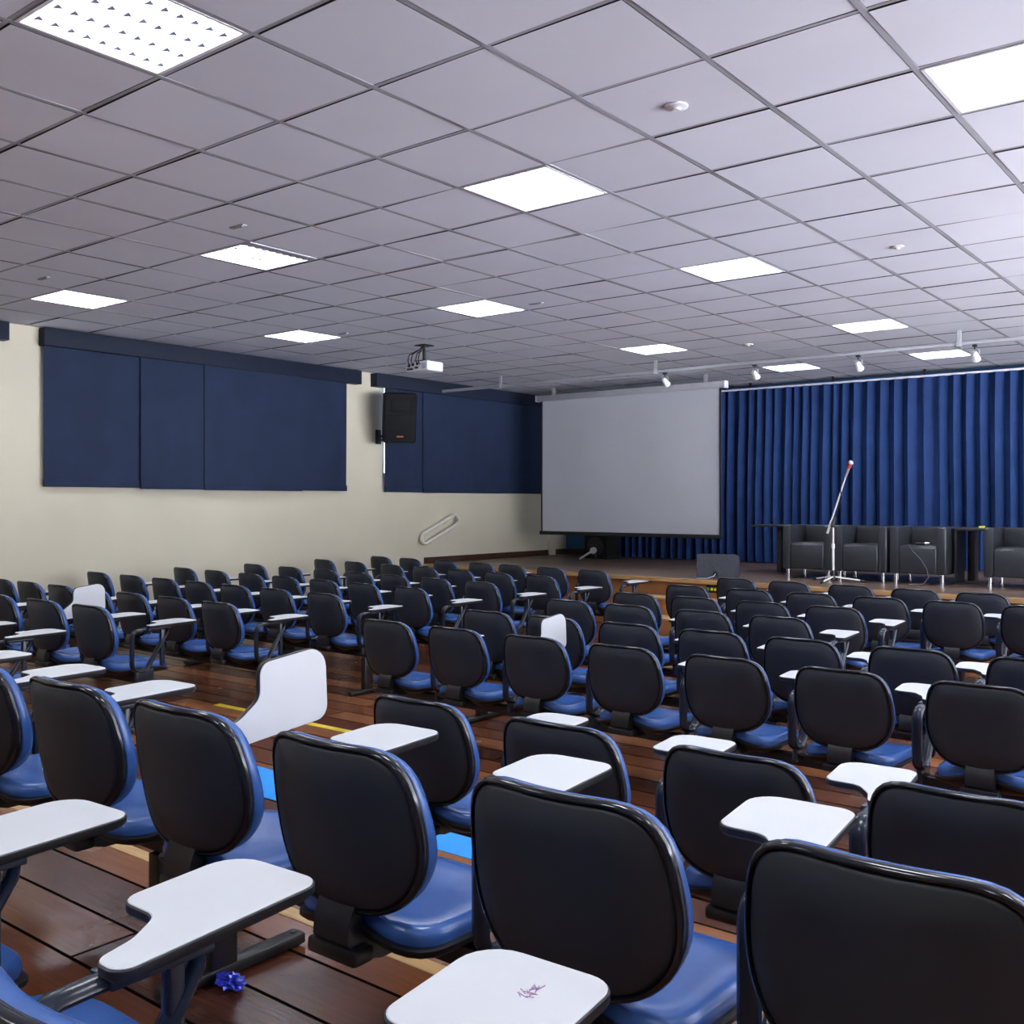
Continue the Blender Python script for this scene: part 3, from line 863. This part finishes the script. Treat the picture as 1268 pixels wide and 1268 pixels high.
# microphone on armchair seat, with white cable
t = thing('wireless_microphone', 'small white-tipped microphone lying on the third leather armchair seat', 'microphone', (-3.31, 11.50, STAGE_Z + 0.422))
bm = NB(); cyl(bm, (-0.07, 0, 0.016), (0.03, 0, 0.016), 0.013, 0.016); obj('body', bm, M['black'], t)
bm = NB(); cyl(bm, (0.03, 0, 0.018), (0.075, 0, 0.018), 0.018, 0.014); obj('head', bm, M['silver'], t)
bm = NB()
cp = [(-3.42, 11.372, STAGE_Z + 0.43), (-3.37, 11.36, STAGE_Z + 0.36), (-3.28, 11.35, STAGE_Z + 0.27), (-3.22, 11.345, STAGE_Z + 0.17), (-3.20, 11.34, STAGE_Z + 0.08), (-3.25, 11.32, STAGE_Z + 0.004), (-3.38, 11.26, STAGE_Z + 0.004)]
tube(bm, [(-3.42, 11.42, STAGE_Z + 0.427)] + cp, 0.003, 6); tag(obj('microphone_cable', bm, M['cord']), 'thin pale cable hanging down the front of the third armchair', 'cable')

# microphone stand
t = thing('microphone_stand', 'chrome boom microphone stand on the stage in front of the armchairs', 'microphone stand', (-4.16, 11.10, STAGE_Z))
bm = NB(); cyl(bm, (0, 0, 0.03), (0, 0, 0.40), 0.013); cyl(bm, (0, 0, 0.40), (0, 0, 0.62), 0.010); cyl(bm, (0, 0, 0.38), (0, 0, 0.43), 0.018); obj('pole', bm, M['stand'], t)
bm = NB(); cyl(bm, (0, 0, 0.03), (0, 0, 0.13), 0.025, 0.016); obj('hub', bm, M['black'], t)
for a in (0.5, 0.5 + 2 * PI / 3, 0.5 + 4 * PI / 3):
    bm = NB(); cyl(bm, (0, 0, 0.06), (0.33 * math.cos(a), 0.33 * math.sin(a), 0.015), 0.009); l = obj('leg', bm, M['stand'], t)
    bm = NB(); cyl(bm, (0.29 * math.cos(a), 0.29 * math.sin(a), 0.019), (0.34 * math.cos(a), 0.34 * math.sin(a), 0.013), 0.013); obj('rubber_foot', bm, M['black'], l)
B0, B1 = Vector((-0.075, 0.02, 0.545)), Vector((0.17, -0.06, 1.20))
bm = NB(); cyl(bm, B0, B1, 0.009); cyl(bm, B0, B0.lerp(B1, 0.22), 0.014); obj('boom', bm, M['stand'], t)
bm = NB(); cyl(bm, (0, -0.02, 0.62), (0, 0.035, 0.72), 0.022); obj('clutch', bm, M['black'], t)
hd = (B1 - B0).normalized(); m0 = B1 - hd * 0.03; m1 = B1 + Vector((0.05, -0.02, 0.11))
t2 = thing('stage_microphone', 'silver-headed microphone with red collar clipped to the boom stand', 'microphone', (-4.16, 11.10, STAGE_Z))
bm = NB(); cyl(bm, m0, m1, 0.011, 0.018); obj('body', bm, M['silver'], t2)
d = (m1 - m0).normalized()
bm = NB(); cyl(bm, m1 - d * 0.04, m1 + d * 0.005, 0.021, 0.023); obj('collar', bm, M['red'], t2)
bm = NB(); bmesh.ops.create_uvsphere(bm, u_segments=16, v_segments=10, radius=0.028, matrix=Matrix.Translation(m1 + d * 0.02)); obj('grille', bm, M['silver'], t2)
bm = NB()
tube(bm, [m0, m0 + Vector((-0.03, 0, -0.05)), m0 + Vector((-0.055, 0, -0.12)), m0 + Vector((-0.05, 0.02, -0.25)), Vector((0.02, 0.03, 0.75)), Vector((-0.03, 0.04, 0.4)), Vector((-0.08, 0.05, 0.12)), Vector((-0.15, 0.08, 0.005))], 0.005, 6)
obj('cable', bm, M['black'], t)

# stage monitor, sub speaker, round-based stand, outlet panel
t = thing('monitor_speaker', 'grey wedge stage monitor standing on the stage edge', 'speaker', (-5.44, 10.76, STAGE_Z), 0.30)
bm = NB()
pr = [(0.0, 0.0), (0.40, 0.0), (0.34, 0.25), (0.02, 0.285)]
loft(bm, [[(-0.225, y, z) for y, z in pr], [(0.225, y, z) for y, z in pr]])
bmesh.ops.bevel(bm, geom=bm.edges[:], offset=0.006, segments=2, affect='EDGES')
obj('cabinet', bm, M['greyspeaker'], t)
bm = NB(); cyl(bm, (0.0, 0.012, 0.055), (0.0, -0.004, 0.055), 0.024, 0.026); obj('socket', bm, M['black'], t)
bm = NB(); tube(bm, [(0, 0.0, 0.055), (-0.01, -0.05, 0.03), (-0.08, -0.10, 0.006), (-0.2, -0.13, 0.006)], 0.005, 6); obj('cable', bm, M['greymetal'], t)
t = thing('bass_speaker', 'black box speaker on stage under the screen, against the curtain edge', 'speaker', (-8.78, 13.25, STAGE_Z))
bm = NB(); box(bm, -0.21, 0.21, 0, 0.40, 0.0, 0.40, 0.012); obj('cabinet', bm, M['speaker'], t)
bm = NB(); cyl(bm, (0.0, -0.006, 0.2), (0.0, 0.01, 0.2), 0.15, 0.15, 28); obj('grille', bm, M['black'], t)
t = thing('round_base_stand', 'small silver round-based stand lying before the black box speaker', 'stand', (-8.66, 12.98, STAGE_Z))
bm = NB(); bmesh.ops.create_cone(bm, cap_ends=True, segments=24, radius1=0.055, radius2=0.05, depth=0.022, matrix=Matrix.Translation((0.02, 0.0, 0.15)) @ Matrix.Rotation(1.2, 4, 'X') @ Matrix.Rotation(0.3, 4, 'Y')); obj('base', bm, M['silver'], t)
bm = NB(); cyl(bm, (0.02, -0.01, 0.145), (-0.17, -0.10, 0.018), 0.016); obj('rod', bm, M['silver'], t)
bm = NB(); cyl(bm, (0.02, 0.012, 0.142), (0.05, 0.05, 0.012), 0.012); obj('foot', bm, M['black'], t)
t = thing('outlet_panel', 'small socket panel with yellow sockets in the orange stage front', 'socket panel', (-5.32, stage_y(-5.32) + 0.055, 0.50), -0.056)
bm = NB(); box(bm, -0.10, 0.10, -0.012, 0.006, -0.045, 0.045, 0.003); obj('plate', bm, M['black'], t)
for k in range(4):
    bm = NB(); cyl(bm, (-0.07 + 0.047 * k, -0.022, 0), (-0.07 + 0.047 * k, -0.010, 0), 0.019, 0.019, 14); obj('socket', bm, M['green'] if k == 0 else M['socket'], t)

# ------------------------------------------------------------------ on the window wall
t = thing('wall_speaker', 'black loudspeaker tilted downwards on a bracket between the two navy blinds', 'speaker', (WALL_X + 0.40, 9.78, 2.66), 0)
bm = NB()
fr = [(-0.22, -0.20, -0.33), (0.22, -0.20, -0.33), (0.22, -0.20, 0.33), (-0.22, -0.20, 0.33)]
mid = [(-0.22, 0.02, -0.33), (0.22, 0.02, -0.33), (0.22, 0.02, 0.33), (-0.22, 0.02, 0.33)]
bk = [(-0.10, 0.20, -0.26), (0.10, 0.20, -0.26), (0.10, 0.20, 0.30), (-0.10, 0.20, 0.30)]
loft(bm, [fr, mid, bk]); bmesh.ops.bevel(bm, geom=bm.edges[:], offset=0.015, segments=2, affect='EDGES')
R = Matrix.Rotation(math.radians(52), 4, 'Z') @ Matrix.Rotation(math.radians(14), 4, 'X')
bmesh.ops.transform(bm, matrix=R, verts=bm.verts[:])
cab = obj('cabinet', bm, M['speaker'], t)
bm = NB(); box(bm, -0.19, 0.19, -0.212, -0.198, -0.29, 0.05, 0.006, R); obj('grille', bm, M['speaker'], cab)
bm = NB(); box(bm, -0.045, 0.045, -0.217, -0.210, -0.245, -0.225, 0, R); obj('badge', bm, M['orange'], cab, 0)
bm = NB(); box(bm, -0.13, 0.13, -0.206, -0.198, 0.10, 0.27, 0.01, R); obj('horn', bm, M['speaker'], cab)
bm = NB(); box(bm, -0.40, -0.385, -0.05, 0.05, -0.36, -0.16, 0.004); tube(bm, [(-0.39, 0, -0.24), (-0.25, 0, -0.27), (-0.05, 0, -0.20)], 0.02, 8); tube(bm, [(-0.39, 0, -0.33), (-0.2, 0, -0.26)], 0.015, 8)
obj('bracket', bm, M['steel'], t)

t = thing('handrail', 'cream oval loop handrail fixed slanting on the wall beside the stage', 'handrail', (WALL_X, 10.98, 1.10))
a = math.radians(21.5)
lp = outline([(-0.42, -0.075, 0.075), (0.42, -0.075, 0.075), (0.42, 0.075, 0.075), (-0.42, 0.075, 0.075)], 6)
pts = [(0.07, y * math.cos(a) - z * math.sin(a), y * math.sin(a) + z * math.cos(a)) for y, z in lp]
bm = NB(); tube(bm, pts, 0.026, 10, closed=True); obj('tube', bm, M['rail'], t, 60)
bm = NB()
for (y, z) in ((-0.22, -0.075), (0.2, -0.075), (0.15, 0.075)):
    yy, zz = y * math.cos(a) - z * math.sin(a), y * math.sin(a) + z * math.cos(a)
    tube(bm, [(0.0, yy, zz - 0.05), (0.04, yy, zz - 0.05), (0.07, yy, zz - 0.01)], 0.009, 8)
    cyl(bm, (0.0, yy, zz - 0.05), (0.008, yy, zz - 0.05), 0.03)
obj('wall_bracket', bm, M['rail'], t, 60)

# ------------------------------------------------------------------ hung from the ceiling
t = thing('projector', 'white ceiling projector with black cables hanging on a pole', 'projector', (-7.82, 8.31, CEIL))
bm = NB(); box(bm, -0.08, 0.08, -0.08, 0.08, -0.006, 0.008, 0.003); cyl(bm, (0, 0, -0.18), (0, 0, 0), 0.02); box(bm, -0.07, 0.07, -0.09, 0.09, -0.19, -0.176); obj('mount', bm, M['black'], t)
bm = NB(); box(bm, -0.17, 0.17, -0.13, 0.14, -0.30, -0.19, 0.018); pb = obj('body', bm, M['white'], t)
bm = NB()
for (x0, x1, z0, z1) in ((-0.14, -0.05, -0.285, -0.262), (-0.13, -0.09, -0.25, -0.215), (-0.07, -0.03, -0.24, -0.21), (-0.02, 0.03, -0.275, -0.25), (0.0, 0.035, -0.235, -0.205)):
    box(bm, x0, x1, -0.134, -0.128, z0, z1)
obj('port_panel', bm, M['black'], pb, 0)
bm = NB(); box(bm, 0.09, 0.15, -0.134, -0.128, -0.28, -0.215); obj('vent', bm, M['greymetal'], pb, 0)
bm = NB(); cyl(bm, (0.10, 0.13, -0.245), (0.10, 0.165, -0.245), 0.04); obj('lens', bm, M['black'], pb)
for k, (x, s) in enumerate(((-0.10, -1), (-0.05, -1), (0.02, 1), (0.06, 1))):
    bm = NB(); tube(bm, [(0.01 * k, -0.02, -0.01), (0.02 * s, -0.06, -0.05), (x - 0.02, -0.12, -0.11), (x, -0.16, -0.18), (x + 0.01, -0.155, -0.22), (x, -0.13, -0.225)], 0.006, 6); obj('cable', bm, M['black'], t)

t = thing('lighting_rail', 'grey tube rail slung across the ceiling in front of the stage', 'rail', (0, 10.96, 0))
bm = NB(); cyl(bm, (-9.94, 0, 3.125), (3.6, 0, 3.125), 0.022, 0.022, 14); obj('tube', bm, M['greymetal'], t)
for x in (-8.85, -6.36, -2.79, 0.5):
    bm = NB(); box(bm, x - 0.02, x + 0.02, -0.008, 0.008, 3.10, CEIL - 0.002); box(bm, x - 0.025, x + 0.025, -0.03, 0.03, 3.095, 3.155, 0.004); obj('hanger', bm, M['greymetal'], t)
SL = ['small spotlight clamped on the ceiling rail above the projection screen', 'small spotlight on the ceiling rail where the screen and curtain meet',
      'small spotlight on the ceiling rail midway along the blue curtain', 'small spotlight on the ceiling rail above the last leather armchairs']
def make_spot():
    t = thing('spotlight', '', 'spotlight')
    bm = NB(); box(bm, -0.02, 0.02, -0.03, 0.03, -0.045, -0.0215, 0.004); cyl(bm, (0, 0, -0.07), (0, 0, -0.04), 0.008); obj('clamp', bm, M['steel'], t)
    bm = NB(); tube(bm, [(-0.04, 0, -0.13), (-0.042, 0, -0.08), (0, 0, -0.065), (0.042, 0, -0.08), (0.04, 0, -0.13)], 0.006, 8); obj('yoke', bm, M['greymetal'], t)
    bm = NB(); tube(bm, [(0, -0.035, -0.10), (0, -0.02, -0.115), (0, 0.03, -0.145), (0, 0.055, -0.165)], [0.016, 0.030, 0.036, 0.046], 16); obj('head', bm, M['white'], t)
    bm = NB(); cyl(bm, (0, 0.055, -0.165), (0, 0.060, -0.169), 0.042, 0.040); obj('lens', bm, M['lens'], t)
    return t
s0 = make_spot()
for k, x in enumerate((-6.23, -5.04, -3.83, -2.64)):
    if k == 0: s0.location = (x, 10.96, 3.125); s0['label'] = SL[0]; s0['group'] = 'spotlights on the ceiling rail'
    else: dup(s0, (x, 10.96, 3.125), 0, SL[k], 'spotlights on the ceiling rail')

def puck(x, y, r, name, label, m='white'):
    bm = NB(); tube(bm, [(0, 0, 0.004), (0, 0, -0.004), (0, 0, -0.009)], [r, r, r * 0.75], 24); tube(bm, [(0, 0, -0.008), (0, 0, -0.018)], [r * 0.45, r * 0.36], 18)
    o = obj(name, bm, M[m]); o.location = (x, y, CEIL + 0.002); tag(o, label, 'detector', 'round detectors on the ceiling'); return o
puck(-2.21, 3.99, 0.052, 'smoke_detector', 'white round smoke detector on the ceiling in front of the big glaring light')
puck(-2.22, 7.13, 0.045, 'smoke_detector', 'small dull round detector on a ceiling tile between the two curtain-side lights', 'rail')
puck(-4.92, 10.52, 0.06, 'smoke_detector', 'yellowed round detector just before the ceiling rail', 'rail')
def slot(x, y, label):
    bm = NB(); box(bm, -0.07, 0.07, -0.018, 0.018, -0.006, 0.004, 0.002); box(bm, -0.05, 0.05, -0.008, 0.008, -0.010, -0.004)
    o = obj('ceiling_slot', bm, M['tbar']); o.location = (x, y, CEIL + 0.001); tag(o, label, 'ceiling fitting', 'small ceiling fittings')
slot(-5.38, 3.98, 'small grey fitting on the ceiling tile before the broken-edged louvred light')
slot(-7.83, 3.95, 'small grey fitting on the ceiling tile before the light nearest the window blind')
slot(-5.38, 7.17, 'small grey fitting on the ceiling beside the light above the projector')
slot(-7.93, 7.19, 'small grey fitting beside the ceiling light over the blind end')

# ------------------------------------------------------------------ on the floor
bm = NB(); box(bm, -6.04, -4.60, MID_Y - 0.060, MID_Y - 0.004, MID_Z, MID_Z + 0.0025); tag(obj('warning_tape', bm, M['yellow'], smooth=0), 'yellow warning tape stuck along the low step edge in the aisle', 'tape')
bm = NB(); box(bm, -4.45, -3.62, 3.08, 3.42, MID_Z, MID_Z + 0.0025); tag(obj('floor_tape', bm, M['bluetape'], smooth=0), 'bright blue floor tape seen past the upright writing tablet', 'tape', 'blue floor tape pieces')
bm = NB(); box(bm, -3.30, -2.60, 3.06, 3.40, MID_Z, MID_Z + 0.0025); tag(obj('floor_tape', bm, M['bluetape'], smooth=0), 'bright blue floor tape under the first chair ahead of the front chairs', 'tape', 'blue floor tape pieces')
t = thing('sweet_wrapper', 'crumpled shiny blue wrapper on the floorboards beside a black beam foot', 'wrapper', (-2.205, 1.605, REAR_Z))
bm = NB(); bmesh.ops.create_icosphere(bm, subdivisions=3, radius=1)
for v in bm.verts:
    k = 1 + 0.35 * math.sin(v.co.x * 9 + v.co.y * 5) * math.cos(v.co.z * 8 + v.co.x * 4)
    v.co = Vector((v.co.x * 0.045 * k, v.co.y * 0.028 * k, 0.016 + v.co.z * 0.015 * k))
lo = min(v.co.z for v in bm.verts)
for v in bm.verts: v.co.z -= lo
obj('foil', bm, M['foil'], t, 20)
bm = NB(); bmesh.ops.create_icosphere(bm, subdivisions=2, radius=1)
for v in bm.verts:
    k = 1 + 0.4 * math.sin(v.co.x * 7 + v.co.y * 9)
    v.co = Vector((-0.055 + v.co.x * 0.022 * k, 0.01 + v.co.y * 0.02 * k, 0.010 + v.co.z * 0.009 * k))
obj('paper_end', bm, M['paper'], t, 20)

# ink doodle on the tablet nearest the camera
tabs = [o for o in scene.objects if o.name.startswith('tablet_chair') and 'ninth row' in o.get('label', '') and 'third from' in o.get('label', '')]
if tabs:
    for c in tabs[0].children:
        if c.name.startswith('writing_tablet'):
            bm = NB()
            for k in range(16):
                x = random.uniform(-0.010, 0.010); y = random.uniform(-0.016, 0.014); an = random.uniform(0, PI); L = random.uniform(0.004, 0.010)
                box(bm, -L, L, -0.0006, 0.0006, 0, 0.0004, 0, Matrix.Translation((x, y, 0)) @ Matrix.Rotation(an, 4, 'Z'))
            o = obj('ink_doodle', bm, M['ink'], c, 0)
            o.location = (0.235 * K, 0.555 * K, TZ * K + 0.0002)
